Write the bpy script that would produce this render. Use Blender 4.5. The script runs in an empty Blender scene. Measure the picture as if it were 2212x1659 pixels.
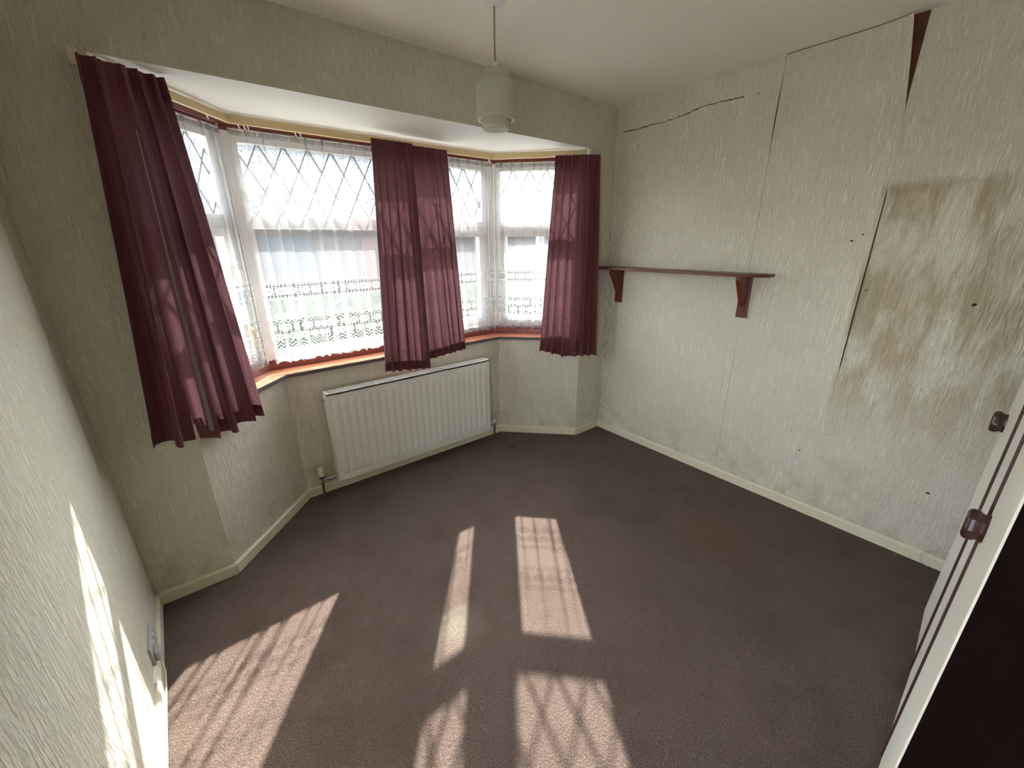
import bpy, math, random
from mathutils import Vector, Matrix
random.seed(7)
S = bpy.context.scene
C = S.collection

# ------------------------------------------------------------ camera
def set_camera():
    f, pi, ro, ya = 882.03, math.radians(-19.219), math.radians(-0.4781), math.radians(38.4379)
    fw = Vector((math.sin(ya)*math.cos(pi), math.cos(ya)*math.cos(pi), math.sin(pi)))
    r = Vector((math.cos(ya), -math.sin(ya), 0)); u = r.cross(fw)
    r2 = r*math.cos(ro) + u*math.sin(ro); u2 = -r*math.sin(ro) + u*math.cos(ro)
    cd = bpy.data.cameras.new('camera'); co = bpy.data.objects.new('camera', cd); C.objects.link(co)
    M = Matrix(((r2.x, u2.x, -fw.x, -2.6335), (r2.y, u2.y, -fw.y, -2.1141), (r2.z, u2.z, -fw.z, 1.5403), (0, 0, 0, 1)))
    co.matrix_world = M
    cd.sensor_fit = 'HORIZONTAL'; cd.sensor_width = 36; cd.lens = f*36/2212; cd.clip_start = 0.01; cd.clip_end = 400
    S.camera = co
set_camera()

# ------------------------------------------------------------ sky, sun, exposure
SUN_TRAVEL = Vector((-0.745, -1.0, -0.933)).normalized()
w = bpy.data.worlds.new('sky'); S.world = w; w.use_nodes = True
nt = w.node_tree; nt.nodes.clear()
sky = nt.nodes.new('ShaderNodeTexSky'); sky.sky_type = 'NISHITA'; sky.sun_disc = False
sky.sun_elevation = math.asin(-SUN_TRAVEL.z)
sky.sun_rotation = math.atan2(-SUN_TRAVEL.x, -SUN_TRAVEL.y)
sky.air_density = 1.0; sky.dust_density = 1.2; sky.ozone_density = 1.0
bg = nt.nodes.new('ShaderNodeBackground'); bg.inputs['Strength'].default_value = 0.62
wo = nt.nodes.new('ShaderNodeOutputWorld')
hs = nt.nodes.new('ShaderNodeHueSaturation'); hs.inputs['Saturation'].default_value = .36
nt.links.new(sky.outputs[0], hs.inputs['Color']); nt.links.new(hs.outputs[0], bg.inputs[0]); nt.links.new(bg.outputs[0], wo.inputs[0])
sl = bpy.data.lights.new('sun', 'SUN'); sl.energy = 5.0; sl.angle = math.radians(0.6); sl.color = (1, .96, .91)
so = bpy.data.objects.new('sun', sl); C.objects.link(so)
so.rotation_euler = SUN_TRAVEL.to_track_quat('-Z', 'Y').to_euler(); so.location = (6, 9, 9)
S.view_settings.view_transform = 'Standard'; S.view_settings.look = 'None'
S.view_settings.gamma = 1; S.view_settings.use_curve_mapping = False
S.view_settings.exposure = 2.9
S.cycles.max_bounces = 14; S.cycles.diffuse_bounces = 9; S.cycles.transparent_max_bounces = 28; S.cycles.transmission_bounces = 12

# ------------------------------------------------------------ dimensions (metres)
H = 2.42; L = 3.009; ZS = 2.134; XA, XB = -2.710, -0.279; XC1, XC2 = -2.264, -0.729; D = 0.457
SILL = 0.83; BACK = -2.85; HS = 0.060; LW = 0.0183
def lwx(y): return -L + LW*(-y)
A = Vector((XA, 0)); B = Vector((XC1, D)); Cc = Vector((XC2, D)); E_ = Vector((XB, 0))
def nrm(p, q):
    d = (q-p).normalized(); return Vector((-d.y, d.x))
N1, N2, N3 = nrm(A, B), Vector((0, 1)), nrm(Cc, E_)
def mit(p, na, nb, k):
    m = (na+nb).normalized(); return p + m*(k/m.dot(na))
def bay(k, e=0.0):
    """plan outline of the bay offset outward by k; e extends the two open ends"""
    a = A + N1*k - (B-A).normalized()*e; d = E_ + N3*k + (E_-Cc).normalized()*e
    return [a, mit(B, N1, N2, k), mit(Cc, N2, N3, k), d]

# ------------------------------------------------------------ material helpers
class X:
    """tiny wrapper so that shader maths can be written as expressions"""
    def __init__(s, t, sock): s.t, s.s = t, sock
    def op(s, o, b=0.0, c=None, clamp=False):
        n = s.t.nodes.new('ShaderNodeMath'); n.operation = o; n.use_clamp = clamp
        s.t.links.new(s.s, n.inputs[0])
        for i, v in ((1, b), (2, c)):
            if v is None: continue
            if isinstance(v, X): s.t.links.new(v.s, n.inputs[i])
            else: n.inputs[i].default_value = v
        return X(s.t, n.outputs[0])
    def __add__(s, b): return s.op('ADD', b)
    def __sub__(s, b): return s.op('SUBTRACT', b)
    def __mul__(s, b): return s.op('MULTIPLY', b)
    def __truediv__(s, b): return s.op('DIVIDE', b)
    def lt(s, b): return s.op('LESS_THAN', b)
    def gt(s, b): return s.op('GREATER_THAN', b)
    def abs(s): return s.op('ABSOLUTE')
    def frac(s): return s.op('FRACT')
    def mx(s, b): return s.op('MAXIMUM', b)
    def mn(s, b): return s.op('MINIMUM', b)
    def step(s, a, b):
        n = s.t.nodes.new('ShaderNodeMapRange'); n.interpolation_type = 'SMOOTHSTEP'
        s.t.links.new(s.s, n.inputs[0]); n.inputs[1].default_value = a; n.inputs[2].default_value = b
        return X(s.t, n.outputs[0])
    def between(s, a, b): return s.gt(a)*s.lt(b)
def new_mat(name):
    m = bpy.data.materials.new(name); m.use_nodes = True; t = m.node_tree; t.nodes.clear()
    o = t.nodes.new('ShaderNodeOutputMaterial'); return m, t, o
def coords(t, kind='Object', scale=(1, 1, 1)):
    n = t.nodes.new('ShaderNodeTexCoord'); mp = t.nodes.new('ShaderNodeMapping')
    mp.inputs['Scale'].default_value = scale; t.links.new(n.outputs[kind], mp.inputs[0]); return mp.outputs[0]
def noise(t, vec, scale, detail=3, rough=.5, dist=0.0):
    n = t.nodes.new('ShaderNodeTexNoise'); n.inputs['Scale'].default_value = scale
    n.inputs['Detail'].default_value = detail; n.inputs['Roughness'].default_value = rough; n.inputs['Distortion'].default_value = dist
    t.links.new(vec, n.inputs['Vector']); return X(t, n.outputs['Fac'])
def sepxyz(t, vec):
    n = t.nodes.new('ShaderNodeSeparateXYZ'); t.links.new(vec, n.inputs[0])
    return [X(t, n.outputs[i]) for i in range(3)]
def mix(t, fac, a, b):
    n = t.nodes.new('ShaderNodeMix'); n.data_type = 'RGBA'
    if isinstance(fac, X): t.links.new(fac.s, n.inputs[0])
    else: n.inputs[0].default_value = fac
    for i, v in ((6, a), (7, b)):
        if isinstance(v, tuple): n.inputs[i].default_value = (*v, 1)
        else: t.links.new(v, n.inputs[i])
    return n.outputs[2]
def bump(t, h, strength, dist):
    n = t.nodes.new('ShaderNodeBump'); n.inputs['Strength'].default_value = strength; n.inputs['Distance'].default_value = dist
    t.links.new(h.s, n.inputs['Height']); return n.outputs[0]
def pbr(t, o, col, rough=.6, spec=.3, normal=None, metal=0.0):
    p = t.nodes.new('ShaderNodeBsdfPrincipled')
    if isinstance(col, tuple): p.inputs['Base Color'].default_value = (*col, 1)
    else: t.links.new(col, p.inputs['Base Color'])
    if isinstance(rough, X): t.links.new(rough.s, p.inputs['Roughness'])
    else: p.inputs['Roughness'].default_value = rough
    p.inputs['Specular IOR Level'].default_value = spec; p.inputs['Metallic'].default_value = metal
    if normal is not None: t.links.new(normal, p.inputs['Normal'])
    t.links.new(p.outputs[0], o.inputs[0]); return p
def simple(name, col, rough=.5, spec=.4, metal=0.0, nscale=None, namp=.12, bumpd=0.0):
    m, t, o = new_mat(name)
    if nscale:
        v = coords(t); n = noise(t, v, nscale, 4)
        c = mix(t, n, tuple(x*(1-namp) for x in col), tuple(min(1, x*(1+namp)) for x in col))
        pbr(t, o, c, rough, spec, bump(t, n, .5, bumpd) if bumpd else None, metal)
    else: pbr(t, o, col, rough, spec, None, metal)
    return m

def wallpaper(name, stains=False):
    m, t, o = new_mat(name)
    v = coords(t, scale=(120, 120, 17)); v2 = coords(t); x, y, z = sepxyz(t, v2)
    a = noise(t, v, 1.0, 3, .6, .15); b = noise(t, coords(t, scale=(260, 260, 70)), 1.0, 2, .5); c = noise(t, coords(t, scale=(55, 55, 9)), 1.0, 2, .5)
    rib = (a*.7 + c*.3).step(.44, .60)
    h = rib*.85 + b*.25
    big = noise(t, v2, 2.2, 4, .6)
    col = mix(t, big.step(.3, .7), (.67, .63, .515), (.72, .68, .565))
    col = mix(t, rib, mix(t, .35, col, (.52, .48, .38)), col)
    # grime along the skirting and into the corners
    g = (z.step(.42, .05)*noise(t, v2, 9, 5, .65).step(.46, .66))
    col = mix(t, g*.45, col, (.36, .31, .21))
    if stains:
        region = y.lt(-1.56)*z.step(1.80, 1.74)
        st = noise(t, coords(t, scale=(1, 7, 2.2)), 1.6, 5, .62, .4)
        col = mix(t, region*st.step(.36, .60)*z.step(.35, 1.1)*.85, col, (.40, .33, .205))
        st2 = noise(t, coords(t, scale=(1, 2.0, 2.4)), 1.9, 3, .5)
        col = mix(t, region*st2.step(.55, .74)*.4, col, (.50, .39, .28))
        spk = noise(t, coords(t, scale=(1, 30, 18)), 2.2, 2)
        col = mix(t, region*spk.step(.62, .72)*.45, col, (.30, .25, .16))
        top = region*z.step(1.70, 1.78)*noise(t, coords(t, scale=(1, 9, 9)), 1.5, 4).step(.42, .6)
        col = mix(t, top*.5, col, (.32, .26, .17))
        cr = y.step(-.16, -.02)*noise(t, coords(t, scale=(1, 22, 12)), 1.4, 5, .7).step(.47, .62)*z.lt(1.6)
        col = mix(t, cr*.6, col, (.27, .25, .20))
    rg = noise(t, v, .8, 2)*.2 + .36
    pbr(t, o, col, rg, .45, bump(t, h, .85, .0036))
    return m
M = {}
M['paper'] = wallpaper('ribbed_wallpaper')
M['paper_stained'] = wallpaper('ribbed_wallpaper_stained', True)
def mk_carpet():
    m, t, o = new_mat('carpet'); v = coords(t); x, y, z = sepxyz(t, v)
    a = noise(t, v, 230, 3, .7); b = noise(t, v, 95, 2); big = noise(t, v, 3.2, 5, .6); mid = noise(t, v, 14, 4, .6)
    col = mix(t, a.step(.32, .68), (.088, .062, .050), (.225, .166, .138))
    col = mix(t, big.step(.42, .72)*.45, col, (.10, .069, .052))
    col = mix(t, mid.step(.56, .76)*.11, col, (.36, .29, .255))
    def spot(px, py, r):
        dx, dy = x-px, y-py
        return (dx*dx+dy*dy).op('SQRT') + (mid-.5)*.05*(r*20)
    col = mix(t, spot(-.84, .16, .1).step(.035, .02)*.6, col, (.06, .04, .035))
    col = mix(t, spot(-.62, -1.35, .1).step(.30, .02)*.35, col, (.22, .115, .07))
    col = mix(t, spot(-2.0, -.95, .1).step(.16, .02)*.3, col, (.34, .32, .24))
    pbr(t, o, col, .95, .08, bump(t, a*.7+b*.6, 1.0, .008)); return m
M['carpet'] = mk_carpet()
M['ceiling'] = simple('painted_ceiling', (.86, .825, .73), .75, .25, nscale=40, namp=.03, bumpd=.002)
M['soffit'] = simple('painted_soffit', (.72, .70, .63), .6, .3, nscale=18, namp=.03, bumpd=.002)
M['plaster'] = simple('bare_plaster', (.11, .050, .030), .9, .1, nscale=22, namp=.3, bumpd=.002)
def mk_skirt():
    m, t, o = new_mat('cream_gloss'); v = coords(t); n = noise(t, v, 30, 5, .7); n2 = noise(t, v, 5, 3)
    col = mix(t, n.step(.60, .72)*.5, (.70, .645, .48), (.42, .33, .20)); col = mix(t, n2*.4, col, (.62, .57, .44))
    pbr(t, o, col, .35, .5); return m
M['skirting'] = mk_skirt()
M['white_metal'] = simple('white_enamel', (.80, .785, .73), .32, .5)
M['white_pvc'] = simple('white_plastic', (.82, .81, .78), .35, .5)
M['dark_slot'] = simple('dark_void', (.05, .048, .045), .8, .1)
M['maroon_wood'] = simple('maroon_gloss_wood', (.20, .052, .042), .25, .55, nscale=14, namp=.2)
M['sill'] = simple('varnished_red_sill', (.42, .155, .085), .22, .6, nscale=9, namp=.25)
M['sill_edge'] = simple('grey_sill_edge', (.11, .10, .095), .5, .3)
M['lead'] = simple('lead_strip', (.30, .29, .27), .5, .4)
M['gold'] = simple('brass', (.83, .58, .16), .28, .5, metal=.9)
M['cream_plastic'] = simple('cream_plastic', (.74, .67, .50), .4, .4)
M['track'] = simple('cream_gold_track', (.72, .58, .33), .35, .5)
M['chrome'] = simple('chrome', (.62, .61, .60), .25, .5, metal=.9)
M['copper'] = simple('dull_copper_pipe', (.16, .075, .05), .45, .5, metal=.5)
M['black'] = simple('black_plastic', (.02, .02, .022), .4, .4)
M['trv'] = simple('aged_ivory_plastic', (.78, .68, .45), .4, .4)
M['grey_plastic'] = simple('grey_plastic', (.42, .43, .44), .4, .4)
M['mahogany'] = simple('mahogany', (.125, .030, .017), .32, .5, nscale=30, namp=.35)
M['knob'] = simple('dark_wood_knob', (.045, .014, .010), .22, .6)
M['cream_door'] = simple('cream_wardrobe_door', (.80, .765, .65), .42, .4)
M['dark_frame'] = simple('dark_brown_frame', (.045, .018, .016), .5, .3)
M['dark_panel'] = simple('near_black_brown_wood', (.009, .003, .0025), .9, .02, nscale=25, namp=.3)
M['crack'] = simple('crack_dark', (.05, .042, .035), .9, .05)
M['mark'] = simple('dark_mark', (.035, .02, .018), .8, .1)
M['hook'] = simple('white_hook', (.80, .78, .70), .4, .4)
M['flex'] = simple('white_cable', (.62, .60, .55), .45, .4)
M['browncord'] = simple('brown_flex', (.30, .20, .15), .5, .3)
def mk_curtain():
    m, t, o = new_mat('maroon_moire_cloth'); v = coords(t, 'UV', (1, 1, 1))
    wv = t.nodes.new('ShaderNodeTexWave'); wv.wave_type = 'BANDS'; wv.bands_direction = 'X'
    wv.inputs['Scale'].default_value = 26; wv.inputs['Distortion'].default_value = 7; wv.inputs['Detail'].default_value = 2; wv.inputs['Detail Scale'].default_value = .25
    mp = t.nodes.new('ShaderNodeMapping'); mp.inputs['Scale'].default_value = (1, .22, 1); t.links.new(v, mp.inputs[0]); t.links.new(mp.outputs[0], wv.inputs[0])
    n = noise(t, coords(t, 'UV', (900, 260, 1)), 1, 2)
    f = X(t, wv.outputs['Fac'])
    col = mix(t, f*.5 + n*.35, (.118, .028, .030), (.180, .057, .060))
    d = t.nodes.new('ShaderNodeBsdfPrincipled'); t.links.new(col, d.inputs['Base Color']); d.inputs['Roughness'].default_value = .55
    d.inputs['Specular IOR Level'].default_value = .25; d.inputs['Sheen Weight'].default_value = .15
    tr = t.nodes.new('ShaderNodeBsdfTranslucent'); tcol = mix(t, f*.5, (.24, .11, .125), (.30, .155, .17)); t.links.new(tcol, tr.inputs[0])
    mx = t.nodes.new('ShaderNodeMixShader'); mx.inputs[0].default_value = .078
    t.links.new(d.outputs[0], mx.inputs[1]); t.links.new(tr.outputs[0], mx.inputs[2]); t.links.new(mx.outputs[0], o.inputs[0]); return m
M['curtain'] = mk_curtain()
def mk_lining():
    m, t, o = new_mat('pale_lining'); d = t.nodes.new('ShaderNodeBsdfDiffuse'); d.inputs[0].default_value = (.30, .255, .24, 1)
    tr = t.nodes.new('ShaderNodeBsdfTranslucent'); tr.inputs[0].default_value = (.45, .39, .36, 1)
    mx = t.nodes.new('ShaderNodeMixShader'); mx.inputs[0].default_value = .35
    t.links.new(d.outputs[0], mx.inputs[1]); t.links.new(tr.outputs[0], mx.inputs[2]); t.links.new(mx.outputs[0], o.inputs[0]); return m
M['lining'] = mk_lining()
def mk_net():
    m, t, o = new_mat('lace_net'); v = coords(t, 'UV'); u, z, _ = sepxyz(t, v)
    cellv = noise(t, coords(t, 'UV', (95, 95, 1)), 1, 1)
    base = noise(t, coords(t, 'UV', (260, 30, 1)), 1, 2)*.18 + .19
    def rosettes(zc, off):
        P = .044
        du = ((u/P + off).frac() - .5)*P; dz = z - zc
        r = (du*du + dz*dz).op('SQRT')
        inside = r.lt(.0195)
        ring = (r.lt(.0045) + r.between(.0075, .0105) + r.between(.0128, .0195)).mn(1.0)
        return inside, ring*.55 + .12
    # small diamonds that fill the ground between rosettes
    dia = ((u/.013).frac()-.5).abs() + ((z/.013).frac()-.5).abs()
    ground = dia.lt(.40)*.60 + .03
    zig = ((((u/.022).frac()-.5).abs()*.034 + z)/.0190).frac().lt(.48)*.56 + .03
    b1 = z.between(1.246, 1.329); b2 = z.between(.915, 1.130)
    i1, d1 = rosettes(1.287, .0); i2, d2 = rosettes(1.083, .25); i3, d3 = rosettes(1.030, .75)
    def pick(msk, a, b): return msk*a + (msk*-1.0 + 1.0)*b
    lace1 = pick(i1, d1, ground)
    rows = pick(z.between(1.003, 1.105), pick((i2+i3).mn(1.0), i2*d2 + i3*d3, ground), zig)
    d = pick(b1, lace1, pick(b2, rows, base))
    for zz in (1.246, 1.329, 1.130, .915):
        d = d.mx((z-zz).abs().lt(.0028)*.85)
    d = d.mx(z.gt(2.045)*.72).mx(z.lt(.912)*.55).mn(.97)
    tp = t.nodes.new('ShaderNodeBsdfTransparent')
    df = t.nodes.new('ShaderNodeBsdfDiffuse'); df.inputs[0].default_value = (.36, .36, .36, 1)
    tr = t.nodes.new('ShaderNodeBsdfTranslucent'); tr.inputs[0].default_value = (.36, .36, .355, 1)
    m1 = t.nodes.new('ShaderNodeMixShader'); m1.inputs[0].default_value = .5
    t.links.new(df.outputs[0], m1.inputs[1]); t.links.new(tr.outputs[0], m1.inputs[2])
    m2 = t.nodes.new('ShaderNodeMixShader'); t.links.new(d.s, m2.inputs[0])
    t.links.new(tp.outputs[0], m2.inputs[1]); t.links.new(m1.outputs[0], m2.inputs[2]); t.links.new(m2.outputs[0], o.inputs[0])
    return m
M['net'] = mk_net()
def mk_glass(name, rough=False):
    m, t, o = new_mat(name)
    tp = t.nodes.new('ShaderNodeBsdfTransparent'); tp.inputs[0].default_value = (.93, .95, .95, 1)
    gl = t.nodes.new('ShaderNodeBsdfGlossy'); gl.inputs['Roughness'].default_value = .02
    mx = t.nodes.new('ShaderNodeMixShader'); mx.inputs[0].default_value = .06
    t.links.new(tp.outputs[0], mx.inputs[1]); t.links.new(gl.outputs[0], mx.inputs[2]); out = mx.outputs[0]
    if rough:
        n = noise(t, coords(t, scale=(1, 1, 1)), 130, 2, .5, 1.5)
        tr = t.nodes.new('ShaderNodeBsdfTranslucent'); tr.inputs[0].default_value = (.85, .9, .95, 1)
        m2 = t.nodes.new('ShaderNodeMixShader'); f = n.step(.45, .7)*.22; t.links.new(f.s, m2.inputs[0])
        t.links.new(out, m2.inputs[1]); t.links.new(tr.outputs[0], m2.inputs[2]); out = m2.outputs[0]
    t.links.new(out, o.inputs[0]); return m
M['glass'] = mk_glass('clear_glass'); M['glass_rough'] = mk_glass('hammered_glass', True)
def mk_shade():
    m, t, o = new_mat('frosted_glass_shade')
    d = t.nodes.new('ShaderNodeBsdfPrincipled'); d.inputs['Base Color'].default_value = (.70, .685, .58, 1); d.inputs['Roughness'].default_value = .35
    tr = t.nodes.new('ShaderNodeBsdfTranslucent'); tr.inputs[0].default_value = (.78, .77, .67, 1)
    mx = t.nodes.new('ShaderNodeMixShader'); mx.inputs[0].default_value = .45
    t.links.new(d.outputs[0], mx.inputs[1]); t.links.new(tr.outputs[0], mx.inputs[2]); t.links.new(mx.outputs[0], o.inputs[0]); return m
M['shade'] = mk_shade()
M['asphalt'] = simple('road_asphalt', (.028, .028, .030), 1, 0, nscale=8, namp=.15)
M['paving'] = simple('garden_ground', (.022, .027, .015), 1, 0, nscale=5, namp=.1)
M['render_white'] = simple('brown_brick', (.045, .038, .035), 1, 0, nscale=3, namp=.06)
M['bounce_ground'] = simple('pale_bounce_ground', (.60, .575, .52), 1, 0, nscale=5, namp=.1)  # pale for bounce light, ground outside the added doorway
M['roof'] = simple('grey_roof_tiles', (.04, .041, .044), 1, 0, nscale=7, namp=.15)
M['win_dark'] = simple('house_window', (.03, .035, .04), 1, 0)

# ------------------------------------------------------------ mesh helpers
MW = {}
class MB:
    def __init__(s): s.v, s.f, s.uv, s.sm = [], [], None, False
    def box(s, a, b):
        x0, y0, z0 = a; x1, y1, z1 = b
        if x0 > x1: x0, x1 = x1, x0
        if y0 > y1: y0, y1 = y1, y0
        if z0 > z1: z0, z1 = z1, z0
        k = len(s.v)
        s.v += [(x0, y0, z0), (x1, y0, z0), (x1, y1, z0), (x0, y1, z0), (x0, y0, z1), (x1, y0, z1), (x1, y1, z1), (x0, y1, z1)]
        s.f += [tuple(k+i for i in q) for q in ((0, 3, 2, 1), (4, 5, 6, 7), (0, 1, 5, 4), (1, 2, 6, 5), (2, 3, 7, 6), (3, 0, 4, 7))]
        return s
    def prism(s, pts, z0, z1):
        """plan polygon (counter-clockwise) between two heights"""
        k = len(s.v); n = len(pts)
        s.v += [(p[0], p[1], z0) for p in pts] + [(p[0], p[1], z1) for p in pts]
        s.f += [tuple(k+i for i in reversed(range(n))), tuple(k+n+i for i in range(n))]
        s.f += [(k+i, k+(i+1) % n, k+n+(i+1) % n, k+n+i) for i in range(n)]
        return s
    def extrude(s, pts, d):
        """3-D polygon swept by vector d"""
        k = len(s.v); n = len(pts); d = Vector(d)
        s.v += [tuple(Vector(p)) for p in pts] + [tuple(Vector(p)+d) for p in pts]
        s.f += [tuple(k+i for i in range(n)), tuple(k+n+i for i in reversed(range(n)))]
        s.f += [(k+i, k+n+i, k+n+(i+1) % n, k+(i+1) % n) for i in range(n)]
        return s
    def tube(s, path, r, n=10, cap=True):
        path = [Vector(p) for p in path]; k0 = len(s.v); up = None
        for i, p in enumerate(path):
            t = (path[min(i+1, len(path)-1)]-path[max(i-1, 0)]).normalized()
            a = Vector((0, 0, 1)) if abs(t.z) < .9 else Vector((1, 0, 0))
            e1 = t.cross(a).normalized() if up is None else (up - t*up.dot(t)).normalized()
            up = e1; e2 = t.cross(e1); rr = r[i] if isinstance(r, (list, tuple)) else r
            s.v += [tuple(p + (e1*math.cos(q)+e2*math.sin(q))*rr) for q in [2*math.pi*j/n for j in range(n)]]
        for i in range(len(path)-1):
            for j in range(n):
                a = k0+i*n+j; b = k0+i*n+(j+1) % n; s.f.append((a, b, b+n, a+n))
        if cap:
            s.f.append(tuple(k0+j for j in reversed(range(n)))); m = k0+(len(path)-1)*n; s.f.append(tuple(m+j for j in range(n)))
        s.sm = True; return s
    def lathe(s, prof, c, n=40, axis='z', cap0=False, cap1=False):
        k0 = len(s.v)
        for r, h in prof:
            for j in range(n):
                q = 2*math.pi*j/n; a, b = r*math.cos(q), r*math.sin(q)
                s.v.append({'z': (c[0]+a, c[1]+b, c[2]+h), 'y': (c[0]+a, c[1]+h, c[2]+b), 'x': (c[0]+h, c[1]+a, c[2]+b)}[axis])
        for i in range(len(prof)-1):
            for j in range(n):
                a = k0+i*n+j; b = k0+i*n+(j+1) % n; s.f.append((a, b, b+n, a+n))
        if cap0: s.f.append(tuple(k0+j for j in reversed(range(n))))
        if cap1: m = k0+(len(prof)-1)*n; s.f.append(tuple(m+j for j in range(n)))
        s.sm = True; return s
    def grid(s, fn, nu, nv, uvfn=None):
        k = len(s.v); uvs = []
        for j in range(nv+1):
            for i in range(nu+1):
                s.v.append(tuple(fn(i/nu, j/nv))); uvs.append(uvfn(i/nu, j/nv) if uvfn else (i/nu, j/nv))
        for j in range(nv):
            for i in range(nu):
                a = k+j*(nu+1)+i; s.f.append((a, a+1, a+nu+2, a+nu+1))
        s.uv = uvs; s.sm = True; return s
    def build(s, name, mat, parent=None, local=False, smooth=None, bevel=0.0):
        me = bpy.data.meshes.new(name); v = s.v
        if parent is not None and not local:
            inv = MW[parent.name].inverted(); v = [tuple(inv @ Vector(p)) for p in v]
        me.from_pydata(v, [], s.f); me.update()
        if s.uv:
            ul = me.uv_layers.new(name='UVMap')
            for lp in me.loops: ul.data[lp.index].uv = s.uv[lp.vertex_index]
        sm = s.sm if smooth is None else smooth
        if sm:
            for p in me.polygons: p.use_smooth = True
        me.materials.append(M[mat])
        o = bpy.data.objects.new(name, me); C.objects.link(o)
        if parent is not None: o.parent = parent
        else: MW[o.name] = Matrix.Identity(4)
        if sm and not s.uv:
            md = o.modifiers.new('edges', 'EDGE_SPLIT'); md.split_angle = math.radians(38)
        if bevel:
            md = o.modifiers.new('bevel', 'BEVEL'); md.width = bevel; md.segments = 2; md.limit_method = 'ANGLE'
        return o
def thing(name, label, cat, loc=(0, 0, 0), rz=0.0, group=None, kind=None):
    o = bpy.data.objects.new(name, None); C.objects.link(o); o.empty_display_size = .1
    o.location = loc; o.rotation_euler = (0, 0, rz); MW[o.name] = Matrix.Translation(loc) @ Matrix.Rotation(rz, 4, 'Z')
    o['label'] = label
    if cat: o['category'] = cat
    if group: o['group'] = group
    if kind: o['kind'] = kind
    return o
def tag(o, label, cat=None, group=None, kind=None):
    o['label'] = label
    if cat: o['category'] = cat
    if group: o['group'] = group
    if kind: o['kind'] = kind
    return o
def struct(o, label, cat): return tag(o, label, cat, kind='structure')
def P2(*v): return [tuple(p) for p in v]

# ------------------------------------------------------------ room shell
b0, b12, b30 = bay(0), bay(.128), bay(.30, .05)
flo = [(lwx(BACK), BACK), (0, BACK), (0, 0), tuple(E_), tuple(Cc), tuple(B), tuple(A), (-L, 0)]
struct(MB().prism(flo, -.05, 0).build('floor', 'carpet'), 'worn mauve brown carpet covering the whole floor', 'floor')
struct(MB().prism([(-L-.15, BACK-.12), (.12, BACK-.12), (.12, .12), (-L-.15, .12)], H, H+.12).build('ceiling', 'ceiling'), 'plain cream painted ceiling with pendant lamp', 'ceiling')
DY0, DY1, DH = -2.16, -1.80, 2.05      # added doorway, out of view in the left wall, lets in fill daylight
def lw(y0, y1, z0, z1): return MB_left.prism([(lwx(y1)-.12, y1), (lwx(y0)-.12, y0), (lwx(y0), y0), (lwx(y1), y1)], z0, z1)
MB_left = MB(); lw(DY1, 0, 0, H); lw(BACK-.12, DY0, 0, H); lw(DY0, DY1, DH, H)
struct(MB_left.build('wall_left', 'paper'), 'left wall in ribbed cream wallpaper with sunlit streaks', 'wall')
struct(MB().box((-3.95, DY0-1.2, 2.25), (-3.12, DY1+1.2, 2.35)).build('ceiling_added_porch', 'soffit'), 'added porch roof cutting high sky light at the added doorway', 'roof')  # added overhang, blocks steep sky light from the added doorway
dr = MB()
for y0, y1, z0, z1 in ((DY0, DY0+.035, 0, DH), (DY1-.035, DY1, 0, DH), (DY0+.035, DY1-.035, DH-.035, DH)):
    dr.box((lwx(-1.7)-.13, y0, z0), (lwx(-1.7)+.012, y1, z1))
struct(dr.build('door_added', 'white_pvc'), 'white frame of the added open doorway in the left wall', 'door')  # frame for the doorway added as a daylight fill
struct(MB().box((-L, BACK-.12, 0), (.12, BACK, H)).build('wall_back', 'paper'), 'wallpapered wall behind the wardrobe', 'wall')
wf = MB().box((-L-.12, 0, 0), (XA, .12, H)).box((XB, 0, 0), (.12, .12, H)).box((XA, 0, ZS+.003), (XB, .12, H))
struct(wf.build('wall_front', 'paper'), 'window wall framing the bay opening in ribbed cream wallpaper', 'wall')
for nm, p, q, po, qo, lab in (('wall_bay_left', b0[0], b0[1], b30[0], b30[1], 'left slanting wall under the bay window sill'),
                         ('wall_bay_centre', b0[1], b0[2], b30[1], b30[2], 'middle wall under the bay window behind the radiator'),
                         ('wall_bay_right', b0[2], b0[3], b30[2], b30[3], 'right slanting wall under the bay window sill')):
    struct(MB().prism(P2(p, q, qo, po), 0, SILL-.022).build(nm, 'paper'), lab, 'wall')
bs = bay(.30, .05)
A2 = A+Vector((0, .002)); E2 = E_+Vector((0, .002))
struct(MB().prism(P2(A2, E2, bs[3], bs[2], bs[1], bs[0]), ZS, ZS+.28).build('ceiling_bay', 'soffit'), 'white flat soffit over the bay window', 'ceiling')
t1 = bay(.062); t2 = bay(.2)
trm = MB()
for i in range(3): trm.prism(P2(t1[i], t1[i+1], t2[i+1], t2[i]), ZS-.006, ZS)
struct(trm.build('trim_1', 'soffit'), 'flat white board along the window head under the soffit', 'trim')

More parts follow.
